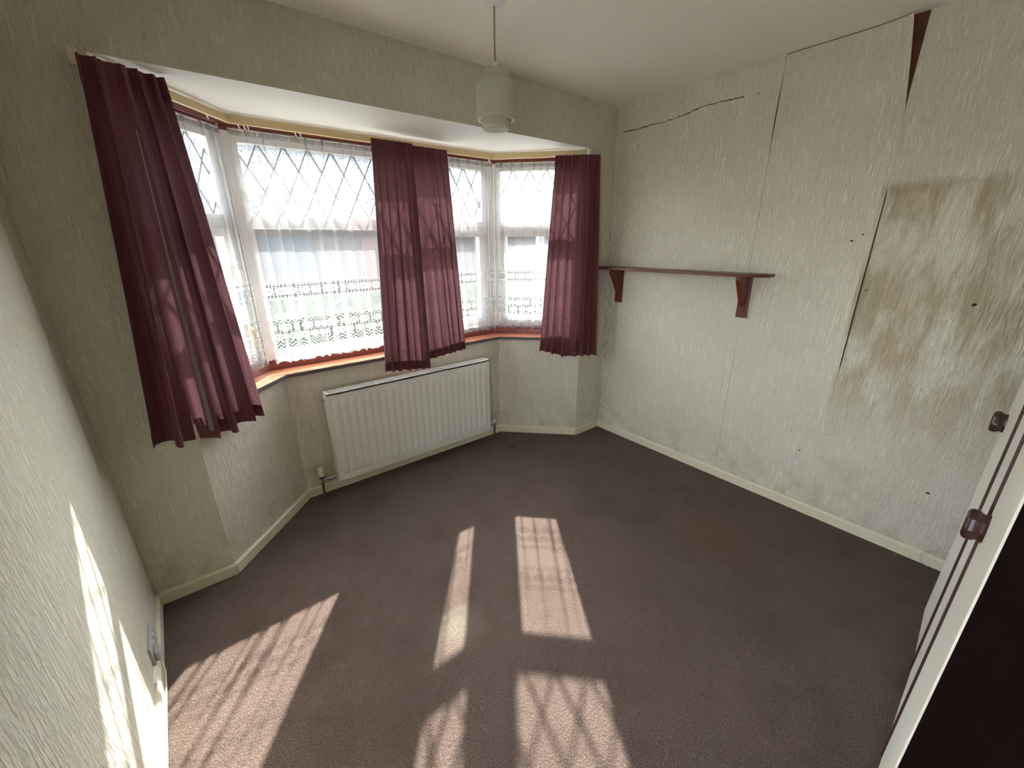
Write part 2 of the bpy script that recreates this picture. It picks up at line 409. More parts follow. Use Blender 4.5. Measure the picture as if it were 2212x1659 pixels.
# right wall: plaster with separate wallpaper strips, one peeling at the top
wr = struct(MB().box((0, BACK-.12, 0), (.12, 0, H)).build('wall_right', 'plaster'), 'right wall with peeling stained wallpaper above cream skirting', 'wall')
def strip(y0, y1, name, fn=None, nu=2, nv=2):
    mb = MB(); f = fn or (lambda u, v: Vector((-.0022, y0+(y1-y0)*u, H*v)))
    mb.grid(f, nu, nv); n = len(mb.v)
    return mb.build(name, 'paper_stained', wr, smooth=bool(fn))
s1, s2 = -1.043, -1.577
def strip1(u, v):
    y = 0 + (s1+.0012)*u; z = H*v
    gap = max(0, 1-abs(z-2.15)/.20)
    return Vector((-.0022 - .004*gap*max(0, (u-.93)/.07), y + .004*gap*max(0, (u-.9)/.1), z))
strip(0, s1, 'wallpaper_strip', strip1, 30, 40)
def strip2(u, v):
    z = H*v; y = s1 + (s2-s1)*u
    peel = max(0, (z-1.93)/(H-1.93)); k = max(0, (u-.45)/.55)
    y += .058*peel**1.3*k**2
    x = -.0022 - .030*peel**1.6*k**2.2
    edge = max(0, (u-.93)/.07)
    low = math.exp(-((z-1.25)/.42)**2)
    x -= .010*low*edge + .0012*edge
    if z > H-.004: z = H-.004 - .012*k*0
    return Vector((x, y, z))
strip(s1, s2, 'wallpaper_strip', strip2, 40, 60)
def strip3(u, v):
    z = H*v
    g = max(0, min(1, (1.83-z)/.10, (z-.80)/.12)) + .55*max(0, min(1, (.78-z)/.05, (z-.06)/.05))*.4
    y0 = s2 + .012 - .0158*g
    return Vector((-.0022, y0 + (BACK-y0)*u, z))
strip(s2, BACK, 'wallpaper_strip', strip3, 6, 80)
# crack and small marks
def ribbon(pts, wd, name, x=-.0034, mat='crack'):
    mb = MB(); n = len(pts)
    for i, (y, z) in enumerate(pts):
        t = (Vector(pts[min(i+1, n-1)])-Vector(pts[max(i-1, 0)])).normalized(); nn = Vector((-t.y, t.x))
        ww = wd*random.uniform(.35, 1.0)*(1 if 0 < i < n-1 else .05)
        mb.v += [(x, y+nn.x*ww, z+nn.y*ww), (x, y-nn.x*ww, z-nn.y*ww)]
    mb.f = [(2*i, 2*i+1, 2*i+3, 2*i+2) for i in range(n-1)]
    return mb.build(name, mat, wr)
cp = [(-.055, 2.247), (-.10, 2.252), (-.18, 2.248), (-.26, 2.252), (-.36, 2.250), (-.46, 2.258), (-.52, 2.262), (-.56, 2.272), (-.62, 2.281), (-.70, 2.282), (-.78, 2.280), (-.835, 2.280), (-.862, 2.276)]
pts = []
for a, b in zip(cp, cp[1:]):
    for k in range(5):
        f = k/5; pts.append((a[0]+(b[0]-a[0])*f, a[1]+(b[1]-a[1])*f + random.uniform(-.0025, .0025)))
ribbon(pts+[cp[-1]], .0034, 'wall_crack')
ribbon([(-.90, 2.272), (-.915, 2.268), (-.93, 2.276), (-.948, 2.278)], .0016, 'wall_crack')
for y, z, r in ((-1.493, 1.531, .009), (-2.042, .371, .009), (-1.494, .377, .006), (-1.97, 1.27, .010), (-1.60, 1.30, .005), (-1.53, 1.56, .006)):
    mb = MB(); k = 9
    mb.v = [(-.0036, y+r*random.uniform(.5, 1.1)*math.cos(6.283*i/k), z+.7*r*random.uniform(.5, 1.1)*math.sin(6.283*i/k)) for i in range(k)]
    mb.f = [tuple(range(k))]; mb.build('nail_hole', 'mark', wr)

# skirting boards (chamfered top)
def skirt(name, p, q, label, ext0=0.0, ext1=0.0):
    p, q = Vector(p), Vector(q); d = (q-p).normalized(); n = Vector((d.y, -d.x))
    p = p - d*ext0; q = q + d*ext1
    prof = ((0, 0), (.015, 0), (.015, HS-.010), (.006, HS), (0, HS))
    pts = [(p.x+n.x*a, p.y+n.y*a, h) for a, h in prof]
    struct(MB().extrude(pts, (q.x-p.x, q.y-p.y, 0)).build(name, 'skirting'), label, 'skirting board')
skirt('baseboard_left', (lwx(DY1+.03), DY1+.03), (-L, 0), 'cream skirting board along the left wall')
skirt('baseboard_front_left', (-L, 0), A, 'short cream skirting board in the left corner beside the bay', 0, .006)
skirt('baseboard_bay_left', A, B, 'cream skirting board under the left slanting bay wall')
skirt('baseboard_bay_centre', B, Cc, 'cream skirting board behind the radiator')
skirt('baseboard_bay_right', Cc, E_, 'cream skirting board under the right slanting bay wall')
skirt('baseboard_front_right', E_, (0, 0), 'short cream skirting board in the right corner beside the bay', .006, 0)
skirt('baseboard_right', (0, 0), (0, BACK), 'cream skirting board along the right wall with peeling paper')

# ------------------------------------------------------------ window sill
sf = bay(-.014); sb = bay(.14)
sill = thing('window_sill', 'varnished red brown window sill running round the bay', 'sill', (XC1, D, SILL-.022))
for i in range(3):
    p, q, qo, po = sf[i], sf[i+1], sb[i+1], sb[i]
    if i == 0: p = p + (q-p).normalized()*.02; po = po + (qo-po).normalized()*.0
    if i == 2: q = q - (q-p).normalized()*.02
    MB().prism(P2(p, q, qo, po), SILL-.020, SILL).build('sill_board', 'sill', sill)
for i in range(3):
    p, q = sf[i], sf[i+1]; n = (N1, N2, N3)[i]
    if i == 0: p = p + (q-p).normalized()*.02
    if i == 2: q = q - (q-p).normalized()*.02
    MB().prism(P2(p-n*.003, q-n*.003, q, p), SILL-.022, SILL-.001).build('sill_edge', 'sill_edge', sill)

# ------------------------------------------------------------ bay windows
ZB, ZT = SILL, ZS-.006            # sub-frame bottom and top
def window(idx, p, q, lights, label, miter0, miter1, handles):
    ln = (q-p).length; d = (q-p).normalized(); rz = math.atan2(d.y, d.x)
    W = thing('window_%d' % idx, label, 'window', (p.x, p.y, 0), rz, kind='structure')
    def bx(name, mat, parts, par=W, bevel=0.0):
        mb = MB()
        for a, b in parts: mb.box(a, b)
        return mb.build(name, mat, par, True, bevel=bevel)
    e0 = .06 if miter0 else 0.0; e1 = .06 if miter1 else 0.0
    # maroon timber sub-frame: bottom rail with step, head and end posts (x along wall, y outward)
    bx('bottom_rail', 'maroon_wood', [((0, 0, ZB), (ln, .11, ZB+.040)), ((0, .012, ZB+.040), (ln, .11, ZB+.056))], bevel=.003)
    bx('head_rail', 'maroon_wood', [((0, 0, ZT-.030), (ln, .11, ZT)), ((0, .012, ZT-.052), (ln, .11, ZT-.030))], bevel=.003)
    for x0, x1 in ((0, .022), (ln-.022, ln)):
        bx('post', 'white_pvc', [((x0, .010, ZB+.056), (x1, .11, ZT-.052))])
    z0, z1 = ZB+.056, ZT-.052; zt0, zt1 = 1.618, 1.684; fy0, fy1 = .022, .080; fw_ = .046
    xs = [.022]
    for f in lights: xs.append(.022 + (ln-.044)*f)
    # white frame
    fr = MB().box((xs[0], fy0, z0), (xs[-1], fy1, z0+fw_)).box((xs[0], fy0, z1-fw_), (xs[-1], fy1, z1))
    for i, x in enumerate(xs):
        a, b = (x, x+fw_) if i == 0 else (x-fw_, x) if i == len(xs)-1 else (x-fw_*.6, x+fw_*.6)
        fr.box((a, fy0, z0+fw_), (b, fy1, z1-fw_))
    fr.build('white_frame', 'white_pvc', W, True)
    for i in range(len(xs)-1):
        a = xs[i] + (fw_ if i == 0 else fw_*.6); b = xs[i+1] - (fw_ if i == len(xs)-2 else fw_*.6)
        bx('transom', 'white_pvc', [((a, fy0, zt0), (b, fy1, zt1))], bevel=.004)
        # casement under the transom
        sash = handles[i] is not None; c = .042 if sash else .0
        if sash:
            bx('sash', 'white_pvc', [((a, fy0-.008, z0+fw_), (a+c, fy1-.02, zt0)), ((b-c, fy0-.008, z0+fw_), (b, fy1-.02, zt0)),
                                     ((a+c, fy0-.008, z0+fw_), (b-c, fy1-.02, z0+fw_+c)), ((a+c, fy0-.008, zt0-c), (b-c, fy1-.02, zt0))])
        bx('glass_pane', 'glass', [((a+c, .049, z0+fw_+c), (b-c, .053, zt0-c))])
        g0, g1 = zt1, z1-fw_
        pane = bx('glass_pane', 'glass_rough', [((a, .049, g0), (b, .053, g1))])
        # diamond leading, one strip at a time, clipped to the pane
        per, sl_, hw = .124, 1.92, .0042
        for sg in (1, -1):
            k = -8
            while k < 30:
                x0 = a + .03 + k*per/1.0; k += 1
                # line x = x0 + sg*(z-g0)/sl_
                za, zb = g0, g1; xa_, xb_ = x0, x0 + sg*(g1-g0)/sl_
                def clip(xl, xa_, za, xb_, zb, right):
                    ina = (xa_ <= xl) if right else (xa_ >= xl); inb = (xb_ <= xl) if right else (xb_ >= xl)
                    if ina and inb: return xa_, za, xb_, zb
                    if not ina and not inb: return None
                    f = (xl-xa_)/(xb_-xa_); zc = za+(zb-za)*f
                    return (xl, zc, xb_, zb) if inb else (xa_, za, xl, zc)
                r = clip(a, xa_, za, xb_, zb, False)
                if r: r = clip(b, *r, True)
                if not r or abs(r[3]-r[1]) < .02: continue
                h = hw*math.sqrt(1+1/sl_**2)
                MB().extrude([(r[0]-h, .045, r[1]), (r[0]+h, .045, r[1]), (r[2]+h, .045, r[3]), (r[2]-h, .045, r[3])], (0, .012, 0)).build('lead_strip', 'lead', W, True)
        if handles[i]:
            for mat, hx, hz, up in handles[i]:
                hx = a + hx if hx > 0 else b + hx
                hd = MB().box((hx-.011, fy0-.014, hz-.035), (hx+.011, fy0-.008, hz+.035)).tube([(hx, fy0-.014, hz+.01), (hx, fy0-.034, hz+.012), (hx, fy0-.042, hz+.005*up), (hx, fy0-.042, hz-.10*up)], [.008, .008, .009, .007], 8)
                tag(hd.build('handle', mat, W, True), 'brass lever handle' if mat == 'gold' else 'cream lever handle')
    return W
window(1, b12[0], b12[1], [1.0], 'narrow left slanting bay window with leaded top light', False, True, [[('cream_plastic', -.021, 1.40, 1), ('gold', -.021, 1.09, 1)]])
window(2, b12[1], b12[2], [.5, 1.0], 'wide middle bay window with two leaded top lights', True, True, [None, [('white_pvc', .021, 1.25, 1)]])
window(3, b12[2], b12[3], [1.0], 'narrow right slanting bay window with leaded top light', True, False, [[('white_pvc', .021, 1.44, 1)]])

w2 = bpy.data.objects['window_2']
for k, na, nb in ((1, N1, N2), (2, N2, N3)):
    c = b12[k]; MB().prism(P2(c, c+nb*.11, bay(.238)[k]+(na+nb)*.01, c+na*.11), ZB, ZT).build('corner_post', 'white_pvc', w2)

# ------------------------------------------------------------ cloth
def path_fn(pts):
    pts = [Vector(p) for p in pts]; ls = [(b-a).length for a, b in zip(pts, pts[1:])]; T = sum(ls)
    def f(s):
        s = max(-.2, min(1.2, s)); d = s*T
        for i, l in enumerate(ls):
            if d <= l or i == len(ls)-1:
                t = (pts[i+1]-pts[i])/l; p = pts[i] + t*d; return p, Vector((t.y, -t.x))    # point, normal to the room
            d -= l
    return f, T
def cloth(top, bot, zt, zb, folds, amp, over, seed, fullness=2.0):
    """returns surface fn(u,v): v=0 bottom, 1 top; folds with lateral overlap"""
    ft, lt = path_fn(top); fb, lb = path_fn(bot); rnd = random.Random(seed)
    wid = [rnd.uniform(.55, 1.6) for _ in range(folds)]; tot = sum(wid); cum = [0]
    for q in wid: cum.append(cum[-1]+q/tot)
    am = [rnd.uniform(.55, 1.35) for _ in range(folds+2)]; drift = [rnd.uniform(-.35, .35) for _ in range(folds+2)]
    def fn(u, v):
        g = 1-v; i = 0
        while i < folds-1 and u > cum[i+1]: i += 1
        f = (u-cum[i])/(cum[i+1]-cum[i]); x = i+f
        ff = f*f*(3-2*f); a = am[i]*(1-ff) + am[i+1]*ff; dr = drift[i]*(1-ff) + drift[i+1]*ff
        q = 2*math.pi*x + dr*2.2*g*math.sin(math.pi*f) + .14*math.sin(3.1*g+(i+ff)*1.7)
        env = max(0, min(1, u/.03, (1-u)/.03))
        s = u - over*math.sin(q)*a/(2*math.pi*folds)*(.5+.5*g)*env*(min(1.3, wid[i])*(1-ff) + min(1.3, wid[min(i+1, folds-1)])*ff)
        pt, n1 = ft(s); pb, n2 = fb(s)
        p = pt.lerp(pb, g); n = n1.lerp(n2, g).normalized()
        A_ = amp*(.30+.70*g**.6)*a
        p = p + n*(A_*math.cos(q) + .22*A_*math.cos(2*q+1.3))
        z0 = zb(s) if callable(zb) else zb; z1 = zt(s) if callable(zt) else zt
        return Vector((p.x, p.y, z0 + (z1-z0)*v))
    return fn, max(lt, lb)*fullness
def curtain(label, top, bot, zt, zb, folds, amp, over, seed, lining=None, base=None):
    T = thing('curtain', label, 'curtain', base, group='maroon curtains at the bay window')
    fn, wd = cloth(top, bot, zt, zb, folds, amp, over, seed)
    nu = folds*22
    def bend(u, v):      # pleated heading pinches in below the tape
        p = fn(u, v); k = max(0, min(1, (v-.90)/.05))
        if k > 0:
            e = 4e-3; t = fn(min(1, u+e), v)-fn(max(0, u-e), v); n = Vector((t.y, -t.x, 0)).normalized()
            p = p + n*.0035*k*math.sin(u*folds*2*math.pi*2.5)
        return p
    MB().grid(bend, nu, 44, lambda u, v: (u*wd, v*1.4)).build('cloth', 'curtain', T)
    # doubled hem and heading tape: second layer just behind the cloth
    def layer(v0, v1, k):
        def f(u, v):
            vv = v0+(v1-v0)*v; p = fn(u, vv); e = 1e-3; t = fn(min(1, u+e), vv)-fn(max(0, u-e), vv); n = Vector((t.y, -t.x, 0))
            if n.length > 1e-9: n.normalize()
            return p - n*k
        return f
    MB().grid(layer(0, .045, .0022), nu, 3, lambda u, v: (u*wd, v*.05)).build('hem', 'curtain', T)
    MB().grid(layer(.945, 1, .0022), nu, 3, lambda u, v: (u*wd, v*.07)).build('heading_tape', 'curtain', T)
    if lining:
        for u0, v0, v1, wmax in lining:
            def lf(u, v):
                vv = v0+(v1-v0)*v; c = u0 + (u-.5)*wmax*math.sin(math.pi*min(1, .08+v))**.6 if False else u0 + (u-.5)*wmax*(1-v*.92)
                p = fn(c, vv); e = 2e-3; t = fn(u0+e*8, vv)-fn(u0-e*8, vv); n = Vector((t.y, -t.x, 0)).normalized()
                return p + n*.012*math.sin(math.pi*u) + n*.004
            tag(MB().grid(lf, 6, 30, lambda u, v: (u*.05, v)).build('lining', 'lining', T), 'pale lining showing where the curtain turns')
    return T
curtain('long dark red curtain at the left end of the bay, nearest the left wall',
        [(-2.735, -.074), (-2.642, -.014), (-2.520, .106)], [(-2.85, -.055), (-2.72, -.045), (-2.58, .050), (-2.458, .172)],
        lambda s: 2.105+.02*s, lambda s: .775-.055*min(1, s*2), 5, .036, 1.35, 8, [(.42, .03, .86, .026)], (-2.7, -.05, .72))
curtain('dark red curtain left of the gap in the middle pair, above the radiator',
        [(-1.632, .388), (-1.385, .388)], [(-1.718, .338), (-1.405, .338)], 2.090, lambda s: .760-.035*s, 6, .019, 1.6, 11, None, (-1.55, .36, .72))
curtain('dark red curtain right of the gap in the middle pair, nearer the corner post',
        [(-1.43, .431), (-1.128, .431)], [(-1.395, .396), (-1.080, .396)], 2.090, lambda s: .765+.03*s, 6, .017, 1.6, 23, [(.09, .03, .62, .03)], (-1.22, .39, .77))
curtain('dark red curtain at the right end of the bay, beside the wooden shelf',
        [(-.458, .130), (-.30, -.022), (-.232, -.065)], [(-.535, .180), (-.36, .015), (-.18, -.085)], 2.088, lambda s: .735-.045*min(1, s*2.5), 7, .024, 1.6, 31, None, (-.37, 0, .7))

def net(label, top, zt, seed, folds, amp=.011, over=2.5, zb=.872, base=None):
    fn, wd = cloth(top, top, zt, zb, folds, amp, over, seed, 1.75)
    nu = folds*34; full = wd
    def f(u, v):
        p = fn(u, v); s = 1-v
        if v < .02: p.z += -.0 + .014*(1-v/.02)*abs(math.sin(math.pi*u*full/.05))
        # small gathers under the wire
        k = max(0, (v-.80)/.20); p += Vector((.0, .0035*k*math.sin(u*full*2*math.pi/.022), 0))
        return p
    nv = 90
    mb = MB().grid(f, nu, nv, lambda u, v: (u*full, zb+(zt-zb)*v))
    o = mb.build('net_curtain', 'net')
    tag(o, label, 'net curtain', 'white lace net curtains in the bay window')
    MB().tube([(top[0].x, top[0].y, zt-.008), (top[-1].x, top[-1].y, zt-.008)], .0025, 6).build('wire', 'hook', o)
    return o
n5 = bay(.098); n6 = bay(.070)
net('white lace net curtain across the left slanting window behind the long red curtain', [n5[0], n5[1]+Vector((-.020, -.022))], 2.078, 5, 8)
net('wide white lace net curtain across the middle window', [n6[1]+Vector((.004, 0)), n6[2]-Vector((.004, 0))], 2.078, 9, 21)
net('white lace net curtain across the right slanting window', [n5[2]+Vector((.020, -.022)), n5[3]], 2.078, 14, 10)

# ------------------------------------------------------------ curtain track
tp = [Vector((-2.737, -.040)), Vector((-2.284, .498)), Vector((-.709, .498)), Vector((-.268, .004))]
trk = thing('curtain_track', 'ribbed cream gold curtain track following the bay under the soffit', 'curtain track', (tp[1].x, tp[1].y, 2.09))
prof = [(.006, 2.088)]
for i in range(6):
    z0 = 2.090 + i*.0058
    prof += [(-.003, z0), (-.003, z0+.0036), (.0005, z0+.0042), (.0005, z0+.0056)]
prof += [(.006, 2.126)]
def sweep(prof, pts):
    mb = MB(); n = len(prof)
    for i, p in enumerate(pts):
        ds = []
        if i > 0: ds.append((pts[i]-pts[i-1]).normalized())
        if i < len(pts)-1: ds.append((pts[i+1]-pts[i]).normalized())
        ns = [Vector((-d.y, d.x)) for d in ds]; m = sum(ns, Vector((0, 0))).normalized(); k = 1/m.dot(ns[0])
        mb.v += [(p.x+m.x*a*k, p.y+m.y*a*k, z) for a, z in prof]
    for i in range(len(pts)-1):
        for j in range(n): a = i*n+j; b = i*n+(j+1) % n; mb.f.append((a, b, b+n, a+n))
    mb.f.append(tuple(reversed(range(n)))); k = (len(pts)-1)*n; mb.f.append(tuple(range(k, k+n))); return mb
sweep(prof, tp).build('rail', 'track', trk)
def track_pt(seg, f): return tp[seg].lerp(tp[seg+1], f), (tp[seg+1]-tp[seg]).normalized()
for seg, f in ((0, .72), (1, .03), (1, .19), (1, .35), (1, .66), (1, .985), (2, .10), (2, .45)):
    p, d = track_pt(seg, f); n = Vector((-d.y, d.x))
    MB().extrude([(p.x-d.x*.006+n.x*.004, p.y-d.y*.006+n.y*.004, 2.110), (p.x+d.x*.006+n.x*.004, p.y+d.y*.006+n.y*.004, 2.110), (p.x+d.x*.006+n.x*.004, p.y+d.y*.006+n.y*.004, 2.1285), (p.x-d.x*.006+n.x*.004, p.y-d.y*.006+n.y*.004, 2.1285)], (n.x*.05, n.y*.05, 0)).build('bracket', 'hook', trk)
for seg, f in ((1, .025), (1, .04), (1, .05), (1, .185), (1, .20), (1, .97), (0, .80)):
    p, d = track_pt(seg, f)
    MB().tube([(p.x, p.y-.004, 2.092), (p.x, p.y-.006, 2.082), (p.x+d.x*.003, p.y-.004, 2.073), (p.x+d.x*.005, p.y, 2.070)], [.0022, .0035, .0025, .002], 6).build('glider_hook', 'hook', trk)
MB().box((-.285, -.012, 2.082), (-.262, .010, 2.128)).build('end_stop', 'hook', trk, bevel=.002)
MB().box((-2.752, -.058, 2.083), (-2.731, -.030, 2.127)).build('end_stop', 'cream_plastic', trk, bevel=.002)
# ------------------------------------------------------------ radiator
RX0, RX1, RZ0, RZ1, RY0, RY1 = -2.088, -.894, .090, .688, .350, .432
rad = thing('radiator', 'white ribbed panel radiator under the middle of the bay window', 'radiator', ((RX0+RX1)/2, RY1, 0))
def rad_front():
    nf = 23; pitch = (RX1-RX0)/(nf+1); mb = MB()
    prof = []      # (x, y offset outward from panel)
    xs = [RX0+.003]; 
    for i in range(nf):
        c = RX0 + pitch*(i+1); xs += [c-.018, c-.010, c+.010, c+.018]
    xs += [RX1-.003]
    hs = [0] + [v for i in range(nf) for v in (0, 1, 1, 0)] + [0]
    zs = [(RZ0+.004, 0), (RZ0+.045, 0), (RZ0+.066, 1), (RZ1-.062, 1), (RZ1-.042, 0), (RZ1-.004, 0)]
    for z, k in zs:
        for x, h in zip(xs, hs): mb.v.append((x, RY0+.008-.008*h*k, z))
    n = len(xs)
    for j in range(len(zs)-1):
        for i in range(n-1): a = j*n+i; mb.f.append((a, a+1, a+n+1, a+n))
    # rim back to the body
    k = len(mb.v); m = (len(zs)-1)*n
    mb.v += [(xs[0], RY0+.020, zs[0][0]), (xs[-1], RY0+.020, zs[0][0]), (xs[-1], RY0+.020, zs[-1][0]), (xs[0], RY0+.020, zs[-1][0])]
    mb.f += [(0, k, k+1, n-1)[::-1], (m, m+n-1, k+2, k+3)[::-1]]
    L_ = [j*n for j in range(len(zs))]; R_ = [j*n+n-1 for j in range(len(zs))]
    mb.f += [tuple([k]+[k+3]+L_[::-1]), tuple([k+1]+R_+[k+2])]
    return mb
rad_front().build('front_panel', 'white_metal', rad, smooth=False)
MB().box((RX0+.003, RY1-.012, RZ0+.004), (RX1-.003, RY1, RZ1-.004)).build('rear_panel', 'white_metal', rad)
MB().box((RX0+.01, RY0+.030, RZ0+.03), (RX1-.01, RY1-.022, RZ1-.05)).build('convector_fins', 'dark_slot', rad)
for x0 in (RX0, RX1-.0025):
    MB().box((x0, RY0+.010, RZ0), (x0+.0025, RY1, RZ1)).build('side_panel', 'white_metal', rad)
MB().box((RX0, RY0+.008, RZ1-.012), (RX1, RY0+.0135, RZ1+.001)).box((RX0, RY1-.006, RZ1-.012), (RX1, RY1, RZ1+.001)).box((RX0, RY0+.0135, RZ1-.006), (RX0+.014, RY1-.006, RZ1+.001)).box((RX1-.014, RY0+.0135, RZ1-.006), (RX1, RY1-.006, RZ1+.001)).build('top_frame', 'white_metal', rad)
g = MB(); ns = 84
for i in range(ns):
    x = RX0+.014 + (RX1-RX0-.028)*(i+.5)/ns; g.box((x-.0032, RY0+.0135, RZ1-.005), (x+.0032, RY1-.006, RZ1))
tag(g.build('top_grille', 'white_metal', rad), 'white slotted top grille', kind='stuff')
MB().lathe([(.011, 0), (.011, -.006), (.006, -.008), (.006, -.016), (.003, -.018)], (RX0, RY0+.045, RZ1-.045), 14, 'x', cap1=True).build('bleed_valve', 'chrome', rad)
for x in (RX0+.15, RX1-.15): MB().box((x-.015, RY1, RZ0+.06), (x+.015, D, RZ1-.06)).build('wall_bracket', 'white_metal', rad)
# valves
vx, vy = -2.184, .392
v1 = thing('radiator_valve', 'thermostatic radiator valve with ivory cap on the left of the radiator', 'valve', (vx, vy, 0))
MB().lathe([(.0075, -.002), (.0075, .098)], (vx, vy, 0), 14, cap0=True, cap1=True).build('pipe', 'copper', v1)
MB().lathe([(.012, .092), (.013, .096), (.013, .112), (.010, .116), (.010, .134), (.013, .136), (.013, .144)], (vx, vy, 0), 6, cap0=True, cap1=True).build('valve_body', 'chrome', v1, smooth=False)
MB().lathe([(.0155, .142), (.0165, .145), (.0165, .153), (.015, .156)], (vx, vy, 0), 20, cap0=True, cap1=True).build('collar', 'black', v1)
MB().lathe([(.0165, .155), (.018, .160), (.0175, .196), (.0165, .210), (.013, .216), (.008, .218)], (vx, vy, 0), 22, cap0=True, cap1=True).build('cap', 'trv', v1)
MB().tube([(vx, vy, .123), (vx+.03, vy, .123), (vx+.034, vy, .123), (vx+.05, vy, .123), (RX0, vy, .123)], [.009, .009, .0135, .0135, .008], 10).build('union_arm', 'chrome', v1)
vx = -.832
v2 = thing('radiator_valve', 'small lockshield radiator valve with pale cap on the right of the radiator', 'valve', (vx, vy, 0))
MB().lathe([(.0075, -.002), (.0075, .098)], (vx, vy, 0), 14, cap0=True, cap1=True).build('pipe', 'copper', v2)
MB().lathe([(.012, .094), (.012, .112), (.010, .116), (.010, .136)], (vx, vy, 0), 6, cap0=True, cap1=True).build('valve_body', 'chrome', v2, smooth=False)
MB().lathe([(.011, .135), (.0115, .155), (.008, .160)], (vx, vy, 0), 16, cap0=True, cap1=True).build('cap', 'hook', v2)
MB().tube([(vx, vy, .123), (vx-.02, vy, .123), (vx-.024, vy, .123), (vx-.04, vy, .123), (RX1, vy, .123)], [.009, .009, .0135, .0135, .008], 10).build('union_arm', 'chrome', v2)

# ------------------------------------------------------------ shelf on the right wall
SZ = 1.340
sh = thing('wall_shelf', 'dark mahogany wall shelf on two tapered brackets, empty', 'shelf', (0, -.55, SZ))
MB().prism([(-.003, .0-.01), (-.14, -.01), (-.14, -1.085), (-.075, -1.185), (-.003, -1.185)][::-1], SZ, SZ+.018).build('board', 'mahogany', sh, bevel=.003)
for yc in (-.135, -1.045):
    MB().prism([(-.003, yc-.030), (-.003, yc+.030), (-.018, yc+.030), (-.018, yc-.030)], SZ-.245, SZ).build('back_plate', 'mahogany', sh, bevel=.002)
    MB().extrude([(-.018, yc-.016, SZ), (-.125, yc-.016, SZ), (-.125, yc-.016, SZ-.02), (-.030, yc-.016, SZ-.175), (-.018, yc-.016, SZ-.175)], (0, .032, 0)).build('bracket', 'mahogany', sh)

# ------------------------------------------------------------ pendant lamp
PX, PY = -1.446, -.526
pd = thing('pendant_lamp', 'pendant ceiling lamp with stepped frosted glass shade, unlit', 'lamp', (PX, PY, H))
MB().lathe([(.041, 2.420), (.041, 2.415), (.036, 2.411), (.014, 2.409), (.007, 2.405)], (PX, PY, 0), 32, cap1=True).build('ceiling_rose', 'white_pvc', pd)
MB().tube([(PX, PY, 2.408), (PX-.0015, PY, 2.31), (PX, PY, 2.22)], .0032, 8).build('cord', 'browncord', pd)
MB().lathe([(.005, 2.226), (.0105, 2.224), (.0125, 2.216), (.0155, 2.198), (.0155, 2.190)], (PX, PY, 0), 20, cap0=True).build('lampholder_cap', 'white_pvc', pd)
MB().lathe([(.0155, 2.1975), (.048, 2.196), (.056, 2.191), (.0595, 2.183), (.0595, 2.163), (.061, 2.160), (.074, 2.152), (.080, 2.146), (.081, 2.135), (.0815, 2.035), (.0805, 2.026), (.077, 2.021), (.066, 2.0195), (.064, 2.022), (.064, 2.03), (.0775, 2.034), (.0775, 2.135), (.058, 2.158)], (PX, PY, 0), 48).build('outer_shade', 'shade', pd)
inner = [(.050, 2.075), (.0555, 2.07), (.058, 2.060)]
z = 2.056
while z > 1.992: inner += [(.0597, z), (.0585, z-.0025)]; z -= .005
inner += [(.0575, 1.988), (.053, 1.985)]
for k in range(7): r = .050-.007*k; inner += [(r, 1.9850 + (.0015 if k % 2 else 0))]
MB().lathe(inner, (PX, PY, 0), 48, cap1=True).build('inner_glass', 'shade', pd)
MB().lathe([(.012, 2.185), (.012, 2.14), (.024, 2.11), (.028, 2.085), (.02, 2.068), (.004, 2.062)], (PX, PY, 0), 20, cap0=True, cap1=True).build('bulb', 'shade', pd)

# ------------------------------------------------------------ socket, plug and cable on left wall
wy = -.375; wx = lwx(wy)
sk = thing('wall_socket', 'grey wall socket low on the left wall just above the skirting', 'socket', (wx, wy, .075))
MB().box((wx, wy-.073, .072), (wx+.010, wy+.073, .158)).build('face_plate', 'grey_plastic', sk, bevel=.003)
for dy in (-.018, .018): MB().box((wx+.010, wy+dy-.006, .128), (wx+.014, wy+dy+.006, .146)).build('switch', 'white_pvc', sk)
pg = thing('plug', 'pale grey plug pushed into the wall socket by the left skirting', 'plug', (wx+.010, wy-.04, .10))
MB().box((wx+.0105, wy-.060, .080), (wx+.028, wy-.016, .124)).build('body', 'grey_plastic', pg, bevel=.005)
MB().tube([(wx+.020, wy-.04, .082), (wx+.020, wy-.046, .066), (wx+.024, wy-.07, .030), (wx+.022, wy-.12, .010), (wx+.022, wy-.25, .006), (wx+.024, wy-.5, .005)], .0035, 8).build('cable', 'flex', pg)
MB().box((wx+.0, wy-.155, .064), (wx+.011, wy-.075, .082)).build('trunking', 'white_pvc', sk)

# loose cable at the right skirting
tag(MB().tube([(-.022, -2.13, .004), (-.024, -2.10, .012), (-.022, -2.092, .035), (-.018, -2.094, .060), (-.010, -2.105, .080), (-.006, -2.13, .098), (-.006, -2.17, .108), (-.006, -2.24, .11)], .0028, 8).build('cable', 'flex'),
    'thin pale cable looped over the right skirting beside the wardrobe', 'cable')

